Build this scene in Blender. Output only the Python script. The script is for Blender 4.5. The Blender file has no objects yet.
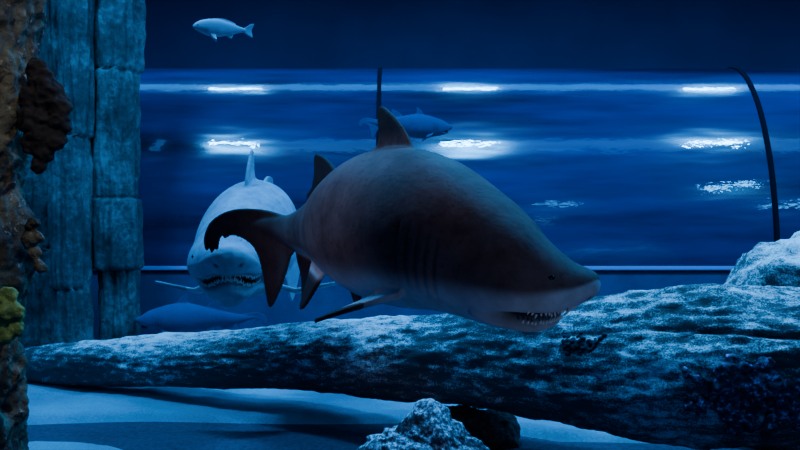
import bpy, bmesh, math, random
import numpy as np
from mathutils import Vector, noise, Matrix
random.seed(7)
S=bpy.context.scene; C=S.collection
F=777.8; CZ=1.5
def at(u,v,Y): return Vector(((u-400)/F*Y, Y, CZ-(v-225)/F*Y))

# ------------------------------------------------------------ helpers
def tag(o,label=None,cat=None,group=None,kind=None):
    if label:o['label']=label
    if cat:o['category']=cat
    if group:o['group']=group
    if kind:o['kind']=kind
    return o
def link(name,me,mat=None,parent=None,loc=None,smooth=True):
    o=bpy.data.objects.new(name,me); C.objects.link(o)
    if mat: me.materials.clear(); me.materials.append(mat)
    if smooth: me.polygons.foreach_set('use_smooth',[True]*len(me.polygons))
    if loc is not None:
        loc=Vector(loc); me.transform(Matrix.Translation(-loc)); o.location=loc
    if parent:
        o.parent=parent
        if loc is None and parent.type in('MESH','EMPTY'):
            me.transform(Matrix.Translation(-parent.location))
    return o
def pyd(name,vs,fs):
    me=bpy.data.meshes.new(name); me.from_pydata([tuple(v) for v in vs],[],fs); me.update(); return me
def gridfaces(n,m,wrap=True,off=0):
    f=[]
    for i in range(n-1):
        for j in range(m if wrap else m-1):
            k=(j+1)%m
            f.append((off+i*m+j,off+i*m+k,off+(i+1)*m+k,off+(i+1)*m+j))
    return f
def fbm(p,o=4): return noise.fractal(p,1.0,2.0,o)
def box(bm,c,d,bev=0):
    r=bmesh.ops.create_cube(bm,size=1); 
    for v in r['verts']: v.co=Vector((v.co.x*d[0]+c[0],v.co.y*d[1]+c[1],v.co.z*d[2]+c[2]))
    if bev:
        es=set(e for v in r['verts'] for e in v.link_edges)
        bmesh.ops.bevel(bm,geom=list(es),offset=bev,segments=2,affect='EDGES')
def frombm(name,bm):
    me=bpy.data.meshes.new(name); bm.to_mesh(me); bm.free(); return me
def keep_largest(me):
    bm=bmesh.new(); bm.from_mesh(me); seen=set(); best=[]
    for v in bm.verts:
        if v in seen: continue
        st=[v]; seen.add(v); comp=[]
        while st:
            a=st.pop(); comp.append(a)
            for e in a.link_edges:
                b=e.other_vert(a)
                if b not in seen: seen.add(b); st.append(b)
        if len(comp)>len(best): best=comp
    bs=set(best); bmesh.ops.delete(bm,geom=[v for v in bm.verts if v not in bs],context='VERTS'); bm.to_mesh(me); bm.free(); return me

# ------------------------------------------------------------ materials
class M:
    def __init__(s,name):
        s.m=bpy.data.materials.new(name); s.m.use_nodes=True; s.n=s.m.node_tree.nodes; s.l=s.m.node_tree.links
        s.b=s.n['Principled BSDF']
    def noise(s,scale,detail=4,rough=.6,vec=None,dist=0):
        t=s.n.new('ShaderNodeTexNoise'); t.inputs['Scale'].default_value=scale; t.inputs['Detail'].default_value=detail
        t.inputs['Roughness'].default_value=rough; t.inputs['Distortion'].default_value=dist
        if vec is None: vec=s.coord()
        s.l.new(vec,t.inputs['Vector']); return t.outputs['Fac']
    def coord(s,scale=None,src=None):
        g=src or s.n.new('ShaderNodeNewGeometry').outputs['Position']
        if scale:
            mp=s.n.new('ShaderNodeMapping'); mp.inputs['Scale'].default_value=scale; s.l.new(g,mp.inputs['Vector']); g=mp.outputs['Vector']
        return g
    def vattr(s,name):
        a=s.n.new('ShaderNodeAttribute'); a.attribute_name=name; return a.outputs['Vector']
    def ramp(s,fac,stops):
        r=s.n.new('ShaderNodeValToRGB'); e=r.color_ramp.elements
        while len(e)<len(stops): e.new(.5)
        for i,(p,c) in enumerate(stops): e[i].position=p; e[i].color=(*c,1) if len(c)==3 else c
        s.l.new(fac,r.inputs[0]); return r.outputs[0]
    def mix(s,f,a,b,mode='MIX'):
        x=s.n.new('ShaderNodeMix'); x.data_type='RGBA'; x.blend_type=mode
        for sock,val in ((x.inputs[0],f),(x.inputs[6],a),(x.inputs[7],b)):
            if isinstance(val,(int,float)): sock.default_value=val
            elif isinstance(val,tuple): sock.default_value=(*val,1)
            else: s.l.new(val,sock)
        return x.outputs[2]
    def math(s,op,a,b=0):
        x=s.n.new('ShaderNodeMath'); x.operation=op; x.use_clamp=False
        for i,val in enumerate((a,b)):
            if isinstance(val,(int,float)): x.inputs[i].default_value=val
            else: s.l.new(val,x.inputs[i])
        return x.outputs[0]
    def attr(s,name):
        a=s.n.new('ShaderNodeAttribute'); a.attribute_name=name; return a.outputs['Fac']
    def col(s,c):
        if isinstance(c,tuple): s.b.inputs['Base Color'].default_value=(*c,1)
        else: s.l.new(c,s.b.inputs['Base Color'])
    def rough(s,v): s.b.inputs['Roughness'].default_value=v
    def bump(s,h,strength=.5,dist=.02):
        b=s.n.new('ShaderNodeBump'); b.inputs['Strength'].default_value=strength; b.inputs['Distance'].default_value=dist
        s.l.new(h,b.inputs['Height']); s.l.new(b.outputs[0],s.b.inputs['Normal']); return b
    def up(s):
        g=s.n.new('ShaderNodeNewGeometry'); x=s.n.new('ShaderNodeSeparateXYZ'); s.l.new(g.outputs['Normal'],x.inputs[0]); return x.outputs[2]

def shark_mat(name,back,back2,belly,rough=.65,spec=.15,spots=.35,fin=.7,bmp=.13):
    m=M(name)
    b=m.ramp(m.noise(5,6,.72),[(.36,back),(.66,back2)])
    sp=m.ramp(m.noise(38,2,.5),[(.62,(0,0,0)),(.70,(1,1,1))])
    b=m.mix(m.math('MULTIPLY',sp,spots),b,tuple(x*.45 for x in back))
    c=m.mix(m.attr('belly'),b,m.ramp(m.noise(12,4,.6),[(.35,tuple(x*.7 for x in belly)),(.65,belly)]))
    c=m.mix(m.math('MULTIPLY',m.attr('fin'),fin),c,tuple(x*.22 for x in back))
    c=m.mix(m.attr('mouth'),c,(.004,.004,.006))
    m.col(c); m.rough(rough); m.b.inputs['Specular IOR Level'].default_value=spec
    m.bump(m.math('ADD',m.noise(9,3,.6,dist=.6),m.math('MULTIPLY',m.noise(70,3),.12)),bmp,.03); return m.m
M_shark=shark_mat('shark_skin_dark',(.085,.046,.042),(.19,.115,.108),(.60,.62,.68),fin=.85)
M_shark2=shark_mat('shark_skin_pale_lit',(.17,.24,.33),(.34,.44,.54),(.50,.62,.72),spots=.5,fin=.25,bmp=.05)  # paler skin carries the bright light falling on this shark
M_sharkfar=shark_mat('shark_skin_hazed',(.016,.06,.15),(.024,.075,.18),(.035,.10,.21),.9,.05,fin=.1)  # dim bluish low-contrast tones stand in for water haze over distance
m=M('tooth'); m.col((.78,.78,.75)); m.rough(.35); M_tooth=m.m
m=M('eye'); m.col((.01,.01,.012)); m.rough(.12); M_eye=m.m

m=M('log_bark_dappled'); gr=m.vattr('grain')
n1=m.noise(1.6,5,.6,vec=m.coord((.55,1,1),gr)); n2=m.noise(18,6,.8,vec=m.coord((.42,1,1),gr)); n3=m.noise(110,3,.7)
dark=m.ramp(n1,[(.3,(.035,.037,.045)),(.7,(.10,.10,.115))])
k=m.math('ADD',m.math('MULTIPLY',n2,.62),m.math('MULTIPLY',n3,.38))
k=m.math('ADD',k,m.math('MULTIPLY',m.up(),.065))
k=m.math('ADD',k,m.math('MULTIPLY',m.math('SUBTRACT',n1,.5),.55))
mk=m.ramp(k,[(.505,(0,0,0)),(.56,(.4,.4,.4)),(.63,(1,1,1))])  # pale mask is crust plus painted dappled light, stronger on upward faces
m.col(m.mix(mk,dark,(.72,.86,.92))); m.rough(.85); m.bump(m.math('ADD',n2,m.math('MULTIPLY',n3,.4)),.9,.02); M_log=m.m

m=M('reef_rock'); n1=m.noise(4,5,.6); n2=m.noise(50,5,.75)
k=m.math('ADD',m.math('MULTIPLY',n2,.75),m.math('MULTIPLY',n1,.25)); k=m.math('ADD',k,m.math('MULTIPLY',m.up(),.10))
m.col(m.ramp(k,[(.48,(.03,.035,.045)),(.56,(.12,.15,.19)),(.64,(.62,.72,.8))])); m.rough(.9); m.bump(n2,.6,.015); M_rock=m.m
m=M('reef_rock_dark'); n2=m.noise(30,5,.7); m.col(m.ramp(n2,[(.4,(.012,.012,.015)),(.7,(.09,.08,.08))])); m.rough(.9); m.bump(n2,.8,.03); M_rockd=m.m

m=M('pillar_stone'); n1=m.noise(2.2,6,.65); n2=m.noise(18,5,.7)
k=m.math('ADD',m.math('MULTIPLY',n1,.6),m.math('MULTIPLY',n2,.4))
m.col(m.ramp(k,[(.36,(.008,.017,.02)),(.5,(.026,.055,.062)),(.68,(.12,.22,.23))])); m.rough(.95); m.bump(k,.6,.05); M_pillar=m.m

m=M('encrusted_timber'); n1=m.noise(9,6,.7); n2=m.noise(45,5,.75); n3=m.noise(16,3,.6,dist=1.5); n4=m.noise(5,3,.6)
c=m.ramp(n1,[(.3,(.014,.013,.012)),(.48,(.085,.075,.045)),(.60,(.19,.17,.10)),(.75,(.40,.37,.28))])
c=m.mix(m.ramp(n4,[(.52,(0,0,0)),(.62,(.6,.6,.6))]),c,(.14,.05,.045))
c=m.mix(m.ramp(n3,[(.54,(0,0,0)),(.64,(1,1,1))]),c,(.016,.014,.018))
c=m.mix(m.ramp(n2,[(.60,(0,0,0)),(.68,(1,1,1))]),c,(.48,.45,.38))
m.col(c); m.rough(.8); m.bump(n2,1,.01); M_post=m.m
m=M('brown_sponge'); n2=m.noise(50,5,.7); m.col(m.ramp(n2,[(.35,(.008,.007,.007)),(.65,(.028,.021,.021))])); m.rough(.9); m.bump(n2,.6,.008); M_sponge=m.m
m=M('green_algae'); n2=m.noise(60,5,.7); m.col(m.ramp(n2,[(.3,(.05,.12,.02)),(.65,(.28,.42,.10))])); m.rough(.8); m.bump(n2,.8,.008); M_algae=m.m
m=M('purple_coral'); n2=m.noise(30,4,.7); m.col(m.ramp(n2,[(.45,(.010,.008,.022)),(.57,(.06,.04,.16)),(.65,(.5,.5,.85))])); m.rough(.6); m.bump(n2,.8,.01); M_coral=m.m
m=M('dark_coral'); n2=m.noise(30,4,.7); m.col(m.ramp(n2,[(.4,(.008,.008,.014)),(.7,(.04,.04,.07))])); m.rough(.9); M_coral2=m.m

m=M('sand'); n1=m.noise(1.2,4,.6); n2=m.noise(60,4,.7)
k=m.math('ADD',m.math('MULTIPLY',n1,.5),m.math('MULTIPLY',n2,.5))
m.col(m.ramp(k,[(.35,(.02,.20,.27)),(.65,(.06,.38,.48))])); m.rough(.95); m.b.inputs['Specular IOR Level'].default_value=.1; m.bump(n2,.5,.01); M_sand=m.m
m=M('shaded_floor'); n2=m.noise(25,5,.7); m.col(m.ramp(n2,[(.35,(.012,.026,.05)),(.7,(.04,.07,.12))])); m.rough(.95); m.bump(n2,.6,.02); M_floor=m.m  # dark tone holds the shade on the floor in front of the sand
m=M('tank_wall'); m.col(m.ramp(m.noise(.6,3),[(.3,(.010,.020,.09)),(.7,(.02,.036,.13))])); m.rough(.9); M_wall=m.m

m=M('acrylic'); 
nn=m.noise(1.0,4,.6,vec=m.coord((.22,1.8,1.8)))
m.col(m.ramp(nn,[(.35,(.001,.007,.038)),(.68,(.004,.045,.18))]))
m.rough(.18); m.b.inputs['Coat Weight'].default_value=1; m.b.inputs['Coat Roughness'].default_value=.03
bmp=m.n.new('ShaderNodeBump'); bmp.inputs['Strength'].default_value=.22; bmp.inputs['Distance'].default_value=.02
m.l.new(m.noise(2.2,4,.55,vec=m.coord((1.0,2.0,2.0))),bmp.inputs['Height']); m.l.new(bmp.outputs[0],m.b.inputs['Coat Normal'])
bm2=m.n.new('ShaderNodeBump'); bm2.inputs['Strength'].default_value=.40; bm2.inputs['Distance'].default_value=.09
m.l.new(m.noise(1.0,3,.5,vec=m.coord((.3,1.5,1.5))),bm2.inputs['Height']); m.l.new(bm2.outputs[0],m.b.inputs['Normal'])
M_acr=m.m
m=M('seam_metal'); m.col((.003,.006,.014)); m.rough(.9); m.b.inputs['Specular IOR Level'].default_value=.05; M_rib=m.m
m=M('curb_concrete'); m.col(m.ramp(m.noise(3,4),[(.3,(.008,.03,.10)),(.7,(.02,.06,.16))])); m.rough(.8); M_curb=m.m
m=M('pale_rail'); m.col((.10,.32,.66)); m.rough(.6); M_rail=m.m
m=M('silver_fish'); m.col(m.mix(m.attr('belly'),(.08,.24,.34),(.22,.42,.52))); m.rough(.6); M_fish=m.m

# ------------------------------------------------------------ shark
SEC=np.array([# x, zc, hu, hd, w
(0.0,.022,.020,.020,.028),(.012,.021,.041,.036,.054),(.035,.018,.056,.052,.078),(.060,.013,.068,.060,.095),(.090,.008,.082,.074,.110),(.13,.004,.107,.118,.132),
(.18,0,.140,.156,.153),(.26,0,.184,.182,.180),(.36,0,.220,.204,.20),(.48,0,.252,.228,.235),(.67,0,.298,.283,.272),(.85,0,.320,.305,.285),
(1.0,0,.318,.305,.278),(1.15,0,.298,.288,.255),(1.31,0,.258,.25,.22),(1.5,0,.208,.20,.172),(1.7,0,.163,.152,.128),(1.9,0,.124,.112,.088),
(2.05,0,.098,.086,.060),(2.2,.010,.070,.055,.036),(2.35,.020,.042,.032,.022),(2.5,.02,.02,.02,.012)])
def hermite(X,Yv,xs):
    mm=np.gradient(Yv,X); i=np.clip(np.searchsorted(X,xs)-1,0,len(X)-2); h=X[i+1]-X[i]; t=(xs-X[i])/h
    return (2*t**3-3*t**2+1)*Yv[i]+(t**3-2*t**2+t)*h*mm[i]+(-2*t**3+3*t**2)*Yv[i+1]+(t**3-t**2)*h*mm[i+1]
TX=np.linspace(0,2.5,1200); TT=[np.maximum(hermite(SEC[:,0],SEC[:,i],TX),.002 if i>1 else -1) for i in range(1,5)]
MX0,MK,MW=.080,.150,.139
def sec(x): return [np.interp(x,TX,T) for T in TT]
def smooth_sec(n):
    return np.concatenate([np.linspace(0,1,22)**1.6*.15,np.linspace(.16,2.5,n)])
def catmull(P,n=40):
    P=[np.array(p,float) for p in P]; P=[2*P[0]-P[1]]+P+[2*P[-1]-P[-2]]; out=[]
    for i in range(1,len(P)-2):
        for k in range(n):
            t=k/n; a,b,c,d=P[i-1:i+3]
            out.append(.5*((2*b)+(-a+c)*t+(2*a-5*b+4*c-d)*t*t+(-a+3*b-3*c+d)*t**3))
    out.append(P[-2]); return np.array(out)
def fin(bm,pts,origin,span,thick_root=.014,thick_tip=.008,shear=0):
    span=Vector(span).normalized(); nrm=Vector((1,0,0)).cross(span).normalized()
    hs=[p[1] for p in pts]; h0,h1=min(hs),max(hs); x0=min(p[0] for p in pts)
    a=[];b=[]
    for x,h in pts:
        t=thick_root+(thick_tip-thick_root)*(h-h0)/(h1-h0)
        p=Vector(origin)+Vector((x,0,-shear*(x-x0)))+span*h
        a.append(bm.verts.new(p+nrm*t)); b.append(bm.verts.new(p-nrm*t))
    n=len(pts)
    fa=bm.faces.new(a); fb=bm.faces.new(list(reversed(b)))
    for i in range(n):
        j=(i+1)%n; bm.faces.new((a[i],b[i],b[j],a[j]))
    bmesh.ops.triangulate(bm,faces=[fa,fb])
def smoothpoly(pts,n=5):
    P=[np.array(p,float) for p in pts]; N=len(P); out=[]
    for i in range(N):
        a,b,c,d=P[i-1],P[i],P[(i+1)%N],P[(i+2)%N]
        for k in range(n):
            t=k/n; out.append(tuple(.5*((2*b)+(-a+c)*t+(2*a-5*b+4*c-d)*t*t+(-a+3*b-3*c+d)*t**3)))
    return out
def voxel(bm,size,it=4):
    bmesh.ops.recalc_face_normals(bm,faces=bm.faces)
    me=frombm('tmp',bm); o=bpy.data.objects.new('tmp',me); C.objects.link(o)
    r=o.modifiers.new('r','REMESH'); r.mode='VOXEL'; r.voxel_size=size; r.use_smooth_shade=True
    s=o.modifiers.new('s','SMOOTH'); s.factor=.5; s.iterations=it
    dg=bpy.context.evaluated_depsgraph_get(); dg.update()
    out=bpy.data.meshes.new_from_object(o.evaluated_get(dg))
    bpy.data.objects.remove(o); bpy.data.meshes.remove(me); return out

def loft(bm,xs,fn,m=64):
    rings=[]
    for x in xs:
        zc,hu,hd,w=fn(x); r=[]
        for j in range(m):
            a=2*math.pi*j/m; c,s=math.cos(a),math.sin(a)
            r.append(bm.verts.new((x,w*c,zc+(hu if s>0 else hd)*s)))
        rings.append(r)
    for i in range(len(rings)-1):
        for j in range(m):
            k=(j+1)%m; bm.faces.new((rings[i][j],rings[i+1][j],rings[i+1][k],rings[i][k]))
    bm.faces.new(rings[0]); bm.faces.new(list(reversed(rings[-1])))

def build_shark_local(vox=.0075):
    bm=bmesh.new()
    loft(bm,smooth_sec(110),sec)
    D1=[(.79,.22),(.84,.33),(.90,.405),(.98,.465),(1.05,.50),(1.06,.44),(1.05,.38),(1.06,.34),(1.11,.29),(1.0,.18)]
    fin(bm,smoothpoly(D1),(0,0,0),(0,0,1),.018,.008)
    D2=[(1.38,.13),(1.46,.25),(1.58,.33),(1.71,.375),(1.75,.36),(1.75,.29),(1.78,.22),(1.85,.175),(1.75,.1)]
    fin(bm,smoothpoly(D2),(0,0,0),(0,0,1),.016,.008)
    A=[(1.66,.08),(1.75,.20),(1.84,.32),(1.91,.38),(1.94,.35),(1.94,.24),(1.99,.14),(1.97,.06)]
    fin(bm,smoothpoly(A),(0,0,0),(0,0,-1),.014,.008)
    T=[(1.98,.08),(2.12,.085),(2.28,.11),(2.42,.12),(2.53,.10),(2.61,.05),(2.65,-.02),(2.655,-.08),(2.64,-.12),(2.625,-.095),(2.61,-.13),(2.59,-.10),(2.575,-.115),(2.565,-.06),(2.545,-.025),(2.525,-.045),(2.50,-.025),(2.42,-.045),(2.35,-.10),(2.305,-.19),(2.28,-.30),(2.255,-.39),(2.23,-.42),(2.18,-.34),(2.12,-.22),(2.06,-.11),(1.98,-.08)]
    fin(bm,smoothpoly(T,4),(0,0,0),(0,0,1),.012,.012)
    for s in(-1,1):
        P=[(.58,.0),(.61,.07),(.65,.145),(.71,.205),(.765,.235),(.785,.22),(.775,.17),(.76,.11),(.75,.05),(.74,0)]
        fin(bm,smoothpoly(P),(0,s*.19,-.18),(0,s,-.28),.018,.008,shear=.40)
        V=[(1.36,0),(1.44,.14),(1.53,.25),(1.59,.28),(1.61,.25),(1.60,.14),(1.58,0)]
        fin(bm,smoothpoly(V),(0,s*.06,-.11),(0,s*.30,-.95),.014,.008)
    me=voxel(bm,vox,3)
    n=len(me.vertices); co=np.empty(n*3); me.vertices.foreach_get('co',co); co=co.reshape(-1,3)
    no=np.empty(n*3); me.vertices.foreach_get('normal',no); no=no.reshape(-1,3)
    x,y,z=co.T
    zc,hu,hd,w=sec(x)
    xm=MX0+MK*(np.abs(y)/MW)**2; sl=2*MK*np.abs(y)/MW**2
    d=(x-xm)/np.sqrt(1+sl**2)
    mask=(z<.0)&(x<.33)&(np.abs(y)<MW+.01)
    fade=np.clip((MW+.008-np.abs(y))/.03,0,1)*mask
    g=np.exp(-((d-.008)/.015)**2)*fade
    jaw=np.exp(-((d-.044)/.020)**2)*fade
    lip=np.exp(-((d+.018)/.010)**2)*fade
    fold=np.exp(-((d-.075)/.010)**2)*fade
    co2=co-no*(.042*g)[:,None]+no*(.016*jaw)[:,None]+no*(.006*lip)[:,None]-no*(.005*fold)[:,None]
    gill=np.zeros(n)
    for i in range(5):
        xg=.455+.035*i
        zz=np.clip(1-((z+.03)/(.13))**2,0,1)
        gg=np.exp(-((x-xg-.10*z)/.0065)**2)*zz*(np.abs(y)>.5*w)*(np.abs(y)<w*1.06)
        gill=np.maximum(gill,gg)
    co2-=no*(.008*gill)[:,None]
    nos=np.exp(-(((x-.035)/.008)**2+((np.abs(y)-.048)/.010)**2))*(z<0)
    co2-=no*(.006*nos)[:,None]
    rel=-(z-zc)/np.maximum(hd,.02); relu=(z-zc)/np.maximum(hu,.02)
    th=np.interp(x,[0,.04,.10,.2,.35,.6,1.2,2,2.6],[-.9,-.45,-.12,.04,.14,.33,.42,.5,.9])
    belly=np.clip((rel-th)/np.interp(x,[0,.2,.5],[.22,.28,.42]),0,1); belly=belly*belly*(3-2*belly)
    out=np.abs(y)>w*1.15; belly[out]*=.05
    belly*=np.clip((2.02-x)/.25,0,1)
    finz=np.clip((1.14-rel)/.10,0,1); finz[x<.4]=1; belly*=.05+.95*finz
    fi=np.maximum.reduce([np.clip((rel-1.05)/.2,0,1),np.clip((relu-1.05)/.2,0,1),np.clip((np.abs(y)/w-1.1)/.2,0,1)]); fi[x<.4]=0
    fi=np.where(x>2.0,np.clip((x-2.0)/.3,0,1)*.6,fi)
    me.vertices.foreach_set('co',co2.ravel())
    def sa(nm,v): a=me.attributes.new(nm,'FLOAT','POINT'); a.data.foreach_set('value',np.clip(v,0,1).astype(np.float32))
    sa('belly',belly); sa('fin',fi); sa('mouth',np.clip(g*1.3,0,1)+.4*gill+nos)
    return me
def teeth_local(upper):
    rnd=random.Random(3 if upper else 5); vs=[];fs=[]
    N=24
    for i in range(-N,N+1):
        y=(MW-.014)*i/N; xm=MX0+MK*(abs(y)/MW)**2; sl=2*MK*y/MW**2
        nx,ny=-1,sl; L=math.hypot(nx,ny); nx/=L; ny/=L
        off=(.009 if upper else -.018)+rnd.uniform(-.003,.003)
        bx,by=xm+nx*off,y+ny*off
        zc,hu,hd,w=sec(bx); q=max(0,1-(by/w)**2)
        bz=zc-hd*math.sqrt(q)
        if upper: base=Vector((bx,by,bz+.006)); dirn=Vector((nx*.15,ny*.15,-1))
        else: base=Vector((bx+nx*.012,by+ny*.012,bz+.000)); dirn=Vector((nx*.40,ny*.40,1))
        dirn+=Vector((rnd.uniform(-.2,.2),rnd.uniform(-.2,.2),0))
        ln=(.013+.011*rnd.random())*(1-.35*abs(i)/N); r=.0034
        dirn.normalize(); sx=dirn.cross(Vector((nx,ny,0))).normalized(); sy=dirn.cross(sx)
        k=len(vs)
        for h,rr in((0,1),(.5,.7)):
            for j in range(6):
                a=j*math.pi/3; vs.append(base+dirn*ln*h+sx*math.cos(a)*r*rr+sy*math.sin(a)*r*rr)
        vs.append(base+dirn*ln)
        for j in range(6):
            jj=(j+1)%6; fs.append((k+j,k+jj,k+6+jj,k+6+j)); fs.append((k+6+j,k+6+jj,k+12))
    return pyd('teeth',vs,fs)
def eye_local(s):
    bm=bmesh.new(); x=.165; zc,hu,hd,w=sec(x); z=.036
    y=w*math.sqrt(1-(z/hu)**2)-.006
    bmesh.ops.create_uvsphere(bm,u_segments=16,v_segments=10,radius=.0105,matrix=Matrix.Translation((x,s*y,z)))
    return frombm('eye',bm)
class Spine:
    def __init__(s,pts,scale,L=2.62,smile=0,wide=0,pec=0):
        c=catmull(pts); seg=np.linalg.norm(np.diff(c,axis=0),axis=1); a=np.concatenate([[0],np.cumsum(seg)])
        s.a=a/a[-1]*L; s.c=c; s.sc=scale; s.smile=smile; s.wide=wide; s.pec=pec
        t=np.gradient(c,axis=0); 
        kk=np.ones(41)/41; t=np.stack([np.convolve(np.pad(t[:,i],20,'edge'),kk,'valid') for i in range(3)],1)
        t/=np.linalg.norm(t,axis=1)[:,None]; s.t=t
        side=np.cross([0,0,1],t); side/=np.linalg.norm(side,axis=1)[:,None]; up=np.cross(t,side)
        s.side=side; s.up=up
    def map(s,co):
        co=co.copy(); x=co[:,0]
        if s.smile:
            m=np.clip((.36-x)/.16,0,1)*(co[:,2]<0); q=np.minimum(1,(np.abs(co[:,1])/MW)**2)
            co[:,2]=co[:,2]*(1+m*s.smile*(.35-q))
        if s.wide: co[:,1]*=1+s.wide*np.clip((.5-x)/.3,0,1)
        if s.pec:
            e=np.maximum(0,np.abs(co[:,1])-.285)*((x>.55)&(x<.86))
            co[:,2]+=e*.75*s.pec; co[:,1]+=np.sign(co[:,1])*e*1.0*s.pec
        f=lambda A:np.stack([np.interp(x,s.a,A[:,i]) for i in range(3)],1)
        ext=np.maximum(x-s.a[-1],0)+np.minimum(x,0)
        return f(s.c)+f(s.t)*ext[:,None]*s.sc+f(s.side)*co[:,1:2]*s.sc+f(s.up)*co[:,2:3]*s.sc
    def apply(s,me):
        n=len(me.vertices); co=np.empty(n*3); me.vertices.foreach_get('co',co)
        me.vertices.foreach_set('co',s.map(co.reshape(-1,3)).ravel()); me.update()
BASE=build_shark_local()
def shark(pts,scale,mat,label,detail=True,smile=0,wide=0,pec=0,cat='shark'):
    sp=Spine(pts,scale,smile=smile,wide=wide,pec=pec); me=BASE.copy(); sp.apply(me)
    o=link('shark',me,mat,loc=sp.c[len(sp.c)//2].tolist()); tag(o,label,cat)
    if detail:
        for s in(-1,1):
            e=eye_local(s); sp.apply(e); link('eye',e,M_eye,o)
        for up in(True,False):
            t=teeth_local(up); sp.apply(t); link('upper_teeth' if up else 'lower_teeth',t,M_tooth,o,smooth=False)
    return o
main=[at(598,293,2.60),at(530,281,2.62),at(480,259,2.75),at(430,236,2.92),at(388,227,3.17),at(350,227,3.47),at(320,230,3.82),at(290,232,4.15),at(262,230,4.30),at(210,230,4.38)]
shark(main,1.0,M_shark,'large dark shark with white underside filling the middle, mouth of teeth facing right')
sh2=[at(228,260,4.65),at(231,264,5.0),at(244,249,5.45),at(257,229,5.95),at(264,222,6.4),at(275,238,6.9),at(300,245,7.3),at(330,245,7.6)]
shark(sh2,1.25,M_shark2,'pale-lit blue-grey shark swimming head-on behind the tail of the large dark shark',smile=.8,wide=.25,pec=1)
s3=[(-2.62,7.7,.55),(-2.3,7.72,.56),(-1.9,7.75,.57),(-1.6,7.8,.56),(-1.36,7.85,.56)]
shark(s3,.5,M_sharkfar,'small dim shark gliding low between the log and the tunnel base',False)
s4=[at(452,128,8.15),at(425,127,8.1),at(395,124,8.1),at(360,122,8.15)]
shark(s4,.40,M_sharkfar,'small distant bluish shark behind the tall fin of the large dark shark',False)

# ------------------------------------------------------------ silver fish
def silver_fish():
    bm=bmesh.new()
    T=np.array([(0,.012,.012),(.02,.034,.030),(.07,.064,.058),(.15,.084,.086),(.25,.084,.084),(.35,.062,.058),(.45,.030,.028),(.5,.016,.016)])
    loft(bm,np.linspace(0,.5,30),lambda x:(0,np.interp(x,T[:,0],T[:,1]),np.interp(x,T[:,0],T[:,2]),np.interp(x,T[:,0],T[:,1])*.5+.001),24)
    fin(bm,smoothpoly([(.47,.0),(.50,.035),(.56,.07),(.575,.06),(.55,.0),(.565,-.05),(.555,-.065),(.50,-.035)],3),(0,0,0),(0,0,1),.006,.006)
    fin(bm,smoothpoly([(.16,.06),(.20,.092),(.30,.092),(.40,.055),(.36,.03)],3),(0,0,0),(0,0,1),.006,.005)
    fin(bm,smoothpoly([(.30,.04),(.34,.085),(.37,.085),(.38,.03)],3),(0,0,0),(0,0,-1),.006,.005)
    for s in(-1,1): fin(bm,smoothpoly([(.15,.0),(.20,.06),(.23,.07),(.22,.03),(.19,0)],3),(0,s*.02,-.055),(0,s*.3,-.9),.006,.005)
    me=voxel(bm,.005,2)
    n=len(me.vertices); co=np.empty(n*3); me.vertices.foreach_get('co',co); co=co.reshape(-1,3)
    a=me.attributes.new('belly','FLOAT','POINT'); a.data.foreach_set('value',np.clip(.5-co[:,2]/.05,0,1).astype(np.float32))
    k=.80; p=at(193,26,6.0)
    R=Matrix.Translation(p)@Matrix.Rotation(math.radians(12),4,'Z')@Matrix.Rotation(math.radians(2),4,'Y')@Matrix.Scale(k,4)
    me.transform(R); o=link('fish',me,M_fish,loc=p+Vector((.25,0,0)))
    tag(o,'small stubby silvery fish high in the water at the top left','fish')
    for s in(-1,1):
        b=bmesh.new(); bmesh.ops.create_uvsphere(b,u_segments=12,v_segments=8,radius=.007,matrix=R@Matrix.Translation((.045,s*.022,.012))); link('eye',frombm('eye',b),M_eye,o)
silver_fish()

# ------------------------------------------------------------ setting
def plane(name,vs,mat,label=None):
    o=link(name,pyd(name,vs,[tuple(range(len(vs)))]),mat,smooth=False); tag(o,label,None,None,'structure'); return o
plane('floor',[(-9,-2,0),(12,-2,0),(12,14,0),(-9,14,0)],M_floor,'dark shaded floor of the tank')
plane('wall_back',[(-9,13.5,0),(12,13.5,0),(12,13.5,8),(-9,13.5,8)],M_wall,'dark navy back wall of the tank')
plane('wall_left',[(-7,-2,0),(-7,13.5,0),(-7,13.5,8),(-7,-2,8)],M_wall,'dark navy side wall of the tank')

def sandh(x,y):
    f=5.82+.12*noise.noise(Vector((x*.8,3,0)))
    if x>.3: f-=.5*min(1,(x-.3)/.8)
    h=min(1,max(0,(y-f)/.14)); h=h*h*(3-2*h)
    g=1-((x+2.25)/.65)**2-((y-4.9)/.42)**2; g=min(1,max(0,g*2))  # lit sliver at lower left, shaped as a separate sand patch
    h=max(h,g)
    return -.03+h*(.085+.03*noise.noise(Vector((x*1.2,y*1.2,1))))+h*.012*noise.noise(Vector((x*4,y*9,5)))
nx,ny=260,130; X0,X1,Y0,Y1=-6.9,9,4.3,8.62
vs=[(X0+(X1-X0)*i/(nx-1),Y0+(Y1-Y0)*j/(ny-1),0) for i in range(nx) for j in range(ny)]
vs=[(x,y,sandh(x,y)) for x,y,_ in vs]
o=link('sand_bank',pyd('sand',vs,[(a,d,c,b) for a,b,c,d in gridfaces(nx,ny,False)]),M_sand); tag(o,'pale rippled sand spread beneath the log','sand',None,'stuff')

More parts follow.
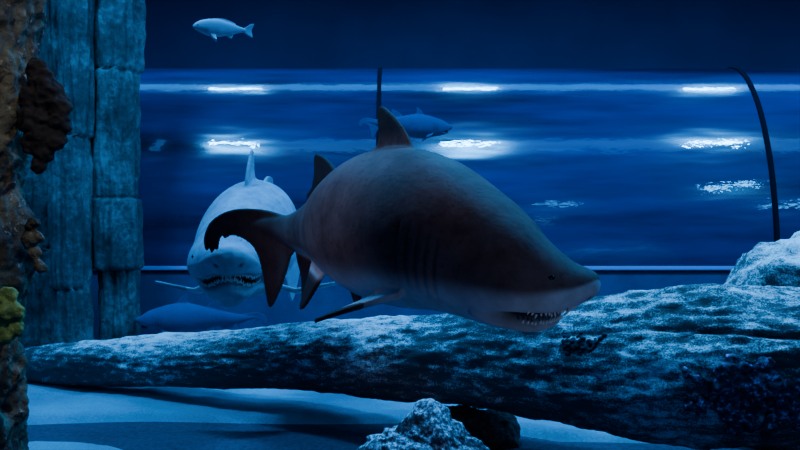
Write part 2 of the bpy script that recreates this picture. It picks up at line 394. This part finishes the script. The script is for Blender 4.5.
# tunnel
YC,ZB,A_,H_=10.0,1.0,1.3,2.5
tun=bpy.data.objects.new('viewing_tunnel',None); C.objects.link(tun); tun.location=(1,YC,0)
tag(tun,'clear arched acrylic viewing tunnel running across the tank behind the sharks','tunnel')
def arch(x0,x1,a,h,n=48,nxx=2):
    vs=[];
    for i in range(nxx):
        x=x0+(x1-x0)*i/(nxx-1)
        for j in range(n): 
            p=math.pi*j/(n-1); vs.append((x,YC-a*math.cos(p),ZB+h*math.sin(p)))
    return vs,gridfaces(nxx,n,False)
v,f=arch(-6.9,11,A_,H_,96,60); link('acrylic_shell',pyd('shell',v,[(a,d,c,b) for a,b,c,d in f]),M_acr,tun)
for xr in(-.25,4.22,8.6,-4.6):
    hw=.024 if xr<0 else .03
    v,f=arch(xr-hw,xr+hw,A_+.012,H_+.012,96); n=len(v)
    v2,_=arch(xr-hw,xr+hw,A_-.01,H_-.01,96)
    fs=list(f)+[tuple(k+n for k in reversed(q)) for q in f]
    m_=n//2
    for j in range(m_-1):
        fs.append((j,j+1,n+j+1,n+j)); fs.append((m_+j+1,m_+j,n+m_+j,n+m_+j+1))
    link('rib',pyd('rib',v+v2,fs),M_rib,tun)
bm=bmesh.new(); box(bm,(2,YC,.49),(17.8,2.66,.98),.02); link('base_curb',frombm('curb',bm),M_curb,tun,smooth=False)
bm=bmesh.new(); box(bm,(2,8.66,1.02),(17.8,.06,.045),.01); link('rail',frombm('rail',bm),M_rail,tun,smooth=False)

# ------------------------------------------------------------ log
LP=[(18,352,378,7.33),(30,348,381,7.2),(60,344,383,7.05),(130,336,385,6.75),(230,328,388,6.3),(320,322,391,5.95),(400,318,397,5.6),(500,310,407,5.2),(600,298,424,4.8),(680,288,436,4.55),(745,284,441,4.38),(820,288,436,4.2),(900,292,440,4.02),(1000,300,450,3.85)]
cp=[];
for u,a,b,Y in LP:
    c=at(u,(a+b)/2,Y); cp.append((c.x,c.y,c.z,(b-a)/2/F*Y))
cp=catmull(cp,32)
lc=cp[:,:3]; lr=cp[:,3]; lt=np.gradient(lc,axis=0); lt/=np.linalg.norm(lt,axis=1)[:,None]
larc=np.concatenate([[0],np.cumsum(np.linalg.norm(np.diff(lc,axis=0),axis=1))])
ls=np.cross(lt,[0,0,1]); ls/=np.linalg.norm(ls,axis=1)[:,None]; lu=np.cross(ls,lt)
def logpt(i,a):
    i=min(max(int(i),0),len(lc)-1)
    c,s=math.cos(a),math.sin(a)
    r=lr[i]
    d=Vector((ls[i]*c*1.0+lu[i]*s).tolist()); base=Vector(lc[i].tolist())
    q=Vector((larc[i],c*r,s*r))
    k=.06*fbm(Vector((q.x*.6,q.y*1.2,q.z*1.2)),2)+.034*fbm(Vector((q.x*1.8,q.y*6,q.z*6)),4)+.018*fbm(Vector((q.x*7,q.y*20,q.z*20)),3)
    if i>250:
        w=.55+.05*math.sin(i*.05)+.04*noise.noise(Vector((i*.05,1,1))); g=math.exp(-((a-w)/.035)**2)*min(1,(i-250)/60); k-=.08*g*(.6+.6*noise.noise(Vector((i*.04,3,1))))
    return base+d*(r+k*min(1,r*2.4))
NA=200; n=len(lc)
vs=[logpt(i,2*math.pi*j/NA) for i in range(n) for j in range(NA)]
fs=gridfaces(n,NA); fs.append(tuple(reversed(range(NA)))); fs.append(tuple((n-1)*NA+j for j in range(NA)))
me=pyd('log',vs,fs)
at_=me.attributes.new('grain','FLOAT_VECTOR','POINT')
gv=np.array([(larc[i],math.cos(2*math.pi*j/NA)*lr[i],math.sin(2*math.pi*j/NA)*lr[i]) for i in range(n) for j in range(NA)],dtype=np.float32); at_.data.foreach_set('vector',gv.ravel())
bm=bmesh.new(); bm.from_mesh(me); bmesh.ops.recalc_face_normals(bm,faces=bm.faces); bm.to_mesh(me); bm.free()
log=link('sunken_log',me,M_log,loc=(0,5.6,.0)); tag(log,'long thick sunken log with pale speckles of crust and dappled light lying across the sand','log')

# rocks
def rock(name,c,r,seed,mat,label,cat='rock',sub=6,pw=2.0,amp=.12,lean=0):
    bm=bmesh.new(); bmesh.ops.create_icosphere(bm,subdivisions=sub,radius=1)
    off=Vector((seed*7.3,seed*3.1,seed))
    for v in bm.verts:
        d=v.co.normalized(); q=(abs(d.x)**pw+abs(d.y)**pw+abs(d.z)**pw)**(1/pw); p=d/q
        p=Vector((p.x*r[0],p.y*r[1],p.z*r[2]))
        w=p+off; k=amp*fbm(w*1.8,3)+amp*.40*fbm(w*6,4)+amp*.10*fbm(w*20,3)
        p+=d*k; p.x+=lean*(p.z)
        if p.z+c[2]<0: p.z=-c[2]
        v.co=p+Vector(c)
    me=frombm('rock',bm)
    a=me.attributes.new('grain','FLOAT_VECTOR','POINT'); g=np.empty(len(me.vertices)*3); me.vertices.foreach_get('co',g); a.data.foreach_set('vector',g.astype(np.float32))
    o=link(name,me,mat,loc=(c[0],c[1],0)); tag(o,label,cat); return o
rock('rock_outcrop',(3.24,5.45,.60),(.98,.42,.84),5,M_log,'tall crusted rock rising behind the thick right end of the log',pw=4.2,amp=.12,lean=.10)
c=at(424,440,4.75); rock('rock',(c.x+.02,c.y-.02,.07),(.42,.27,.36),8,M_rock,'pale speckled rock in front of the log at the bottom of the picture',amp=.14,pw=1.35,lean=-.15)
c=at(478,425,5.3); rock('rock',(c.x-.02,c.y+.10,.04),(.32,.20,.18),3,M_rockd,'dark rock propping up the log from below',amp=.10,pw=3.5)

def clump(name,ilo,ihi,alo,ahi,N,rr,seed,mat,label):
    rnd=random.Random(seed); bm=bmesh.new()
    for k in range(N):
        t=rnd.gauss(.5,.2); s_=rnd.gauss(.5,.22); p=logpt(ilo+(ihi-ilo)*t,alo+(ahi-alo)*s_)
        r=rr*(.5+rnd.random())
        q=bmesh.ops.create_icosphere(bm,subdivisions=3,radius=r,matrix=Matrix.Translation(p)@Matrix.Scale(1,4))
        for v in q['verts']: v.co+=(v.co-p).normalized()*r*.5*noise.noise(v.co*40)
    me=keep_largest(voxel(bm,rr*.28,1))
    c=sum((v.co for v in me.vertices),Vector())/len(me.vertices)
    o=link(name,me,mat,loc=c); tag(o,label,'coral'); return o
idx=lambda u:int(np.argmin(np.abs(lc[:,0]/lc[:,1]*F+400-u)))
clump('coral_clump',idx(700),idx(825),-.70,.15,230,.028,4,M_coral,'dark purple knobbly coral clump growing low on the right end of the log')
clump('coral_clump',idx(578),idx(635),.25,.55,80,.012,6,M_coral2,'small dark coral patch on the log below the snout of the large shark')

# ------------------------------------------------------------ stone pillars
def pillar(uc,Y,r,z1,joints,seed,label):
    cx=(uc-400)/F*Y; NZ,NT=300,140; vs=[]
    for i in range(NZ):
        z=z1*i/(NZ-1)
        seg=sum(1 for j in joints if z>j); rj=1+.26*noise.noise(Vector((seed*1.3+seg*3.7,.5,.2)))
        for j in joints: rj-=.07*math.exp(-((z-j)/.02)**2)
        ox=.16*noise.noise(Vector((seg*5.1,seed*2.2,.7)))
        for j in range(NT):
            a=2*math.pi*j/NT; c,s=math.cos(a),math.sin(a)
            q=(abs(c)**3.2+abs(s)**3.2)**(-1/3.2)
            flute=.15*(abs(math.sin(a*4.5+seed*.7))-.5)
            k=.18*fbm(Vector((c*1.5+seed*5,s*1.5,z*1.6)),3)+.10*fbm(Vector((c*5+seed,s*5,z*3)),4)
            R=r*(q*rj*.95+flute+k)
            vs.append((cx+ox+R*c,Y+R*s,z))
    fs=gridfaces(NZ,NT); fs.append(tuple((NZ-1)*NT+j for j in range(NT)))
    o=link('stone_pillar',pyd('pillar',vs,fs),M_pillar,loc=(cx,Y,0)); tag(o,label,'pillar')
zz=lambda v,Y:CZ-(v-225)/F*Y
pillar(114,7.85,.215,4.3,[zz(v,7.65) for v in(270,198,68)],1,'blocky fluted stone pillar nearest the tunnel, rightmost of three')
pillar(78,7.55,.16,4.2,[zz(v,7.35) for v in(290,135)],2,'slim ridged stone pillar between two wider stone pillars')
pillar(38,7.8,.24,4.3,[zz(v,7.6) for v in(250,110)],3,'dim stone pillar right behind the encrusted timber post')

# ------------------------------------------------------------ encrusted post
def post():
    Y=1.7; NZ,NT=420,200; z1=2.6; vs=[]
    prof=[(0,40),(40,36),(80,33),(150,28),(195,20),(215,30),(250,36),(285,30),(300,20),(350,18),(450,22),(520,24)]
    pv=[p[0] for p in prof]; pu=[p[1] for p in prof]
    cx=(-34-400)/F*Y
    for i in range(NZ):
        z=z1*i/(NZ-1); v=225-(z-CZ)/Y*F
        ur=np.interp(v,pv,pu); r=(ur+34)/F*Y
        for j in range(NT):
            a=2*math.pi*j/NT; c,s=math.cos(a),math.sin(a)
            p=Vector((c*.12,s*.12,z))
            k=.016*fbm(Vector((p.x*12,p.y*12,p.z*3.5)),4)+.011*fbm(Vector((p.x*30,p.y*30,p.z*14)),4)+.006*fbm(p*80,2)
            k-=.03*max(0,noise.noise(p*22+Vector((9,9,9)))-.2)
            R=min(r,.17)*.96+k
            vs.append((cx+R*c,Y+R*s,z))
    fs=gridfaces(NZ,NT); fs.append(tuple((NZ-1)*NT+j for j in range(NT)))
    o=link('timber_post',pyd('post',vs,fs),M_post,loc=(cx,Y,0)); tag(o,'rough brown encrusted timber post at the left edge','post')
    def lump(name,pts,mat,seed):
        bm=bmesh.new()
        for u,v,rad,yy in pts:
            p=at(u,v,yy); r=rad/F*yy
            q=bmesh.ops.create_icosphere(bm,subdivisions=4,radius=r,matrix=Matrix.Translation(p)@Matrix.Diagonal((1,.7,1,1)))
            for w in q['verts']: w.co+=(w.co-p).normalized()*(r*.35*fbm(w.co*30,3))
        me=keep_largest(voxel(bm,.0028,2))
        for w in me.vertices: w.co+=Vector(w.normal)*.003*noise.noise(w.co*90)
        link(name,me,mat,o)
    lump('sponge',[(40,80,13,1.66),(48,92,15,1.66),(56,106,14,1.66),(58,122,13,1.66),(52,138,13,1.66),(44,152,11,1.66),(38,166,9,1.66),(36,70,11,1.66),(36,120,18,1.66),(36,100,16,1.66),(34,140,14,1.66)],M_sponge,1)
    lump('algae_patch',[(6,296,11,1.53),(12,312,12,1.53),(15,328,9,1.53),(4,334,11,1.53),(2,314,10,1.52)],M_algae,2)
    lump('barnacle_cluster',[(32,225,7,1.64),(39,238,7,1.64),(36,252,7,1.64),(40,266,7,1.64),(34,280,6,1.64),(30,240,9,1.64)],M_post,3)
post()

# ------------------------------------------------------------ lights
def area(loc,aim,sx,sy,p,col):
    l=bpy.data.lights.new('lamp','AREA'); l.shape='RECTANGLE'; l.size=sx; l.size_y=sy; l.energy=p; l.color=col
    o=bpy.data.objects.new('area_light',l); C.objects.link(o); o.location=loc
    d=Vector(aim)-Vector(loc); o.rotation_euler=d.to_track_quat('-Z','Y').to_euler(); return o
B=(.03,.38,1.0)
for x in(-2.57,1.09,4.84): area((x,9.36,6),(x,9.36,0),.8,.12,90,B)
for x in(-3.07,1.25,5.6): area((x,5.5,6),(x,5.5,0),1.0,.20,360,B)
area((7.57,.7,6),(5,4,0),1.2,.22,60,B)
area((3.69,-.44,5),(3,4,1),1.2,.22,12,B)
area((9.28,-.44,5),(6,5,1),1.2,.22,22,B)
area((1.5,9.5,6.05),(1.5,9.5,0),17,.5,160,(.02,.29,1))  # added unseen strip, lays a continuous reflected band along the tunnel top
area((1.5,5.3,6.05),(1.5,5.3,0),17,.9,170,(.02,.29,1))  # added unseen strip for a second reflected band lower on the tunnel
def spot(loc,aim,p,col,ang,blend=.6,r=.1):
    l=bpy.data.lights.new('spot','SPOT'); l.energy=p; l.color=col; l.spot_size=math.radians(ang); l.spot_blend=blend; l.shadow_soft_size=r
    o=bpy.data.objects.new('fill_spot',l); C.objects.link(o); o.location=loc
    o.rotation_euler=(Vector(aim)-Vector(loc)).to_track_quat('-Z','Y').to_euler()
spot((-1.6,4.2,5.5),(-3.0,7.7,1.9),110,(.04,.50,1),40)  # unseen teal fill added for the stone pillars
spot((2.6,5.2,5.0),(2.1,4.6,1.0),380,(.12,.55,1),48,1,.3)      # unseen fill added over the thick end of the log
spot((-2.0,6.4,4.6),(-1.4,6.1,.5),130,(.08,.50,1),60,1,.3)     # unseen fill added over the thin end of the log
spot((2.9,1.8,3.2),(1.7,4.7,.7),45,(.08,.42,1),60,1,.2)        # added fill on the front of the log, right
spot((-2.6,3.2,3.4),(-1.9,6.4,.5),50,(.06,.42,1),56,1,.2)      # added fill on the front of the log, left
spot((-.3,.9,2.6),(-.9,1.7,1.5),20,(1,.92,.80),60,.8,.15)  # warm unseen fill added for the encrusted post
spot((1.1,.6,.5),(.42,2.6,1.25),12,(.75,.85,1),30,1,.15)  # low fill added for the face of the large shark
spot((-1.5,1.3,2.4),(-.2,3.5,1.6),62,(.98,.86,.92),44,1,.3)  # fill added from the left for the large shark's flank and tail
spot((.2,2.6,4.8),(.1,2.95,1.7),55,(1,.74,.74),28,1,.3)  # overhead fill added to bring out brown on the large shark's back
w=bpy.data.worlds.new('w'); S.world=w; w.use_nodes=True; w.node_tree.nodes['Background'].inputs[0].default_value=(.006,.085,.5,1); w.node_tree.nodes['Background'].inputs[1].default_value=.14

cam=bpy.data.cameras.new('cam'); cam.lens=35; cam.sensor_width=36; cam.clip_start=.05
co=bpy.data.objects.new('camera',cam); C.objects.link(co); co.location=(0,0,CZ); co.rotation_euler=(math.pi/2,0,0); S.camera=co
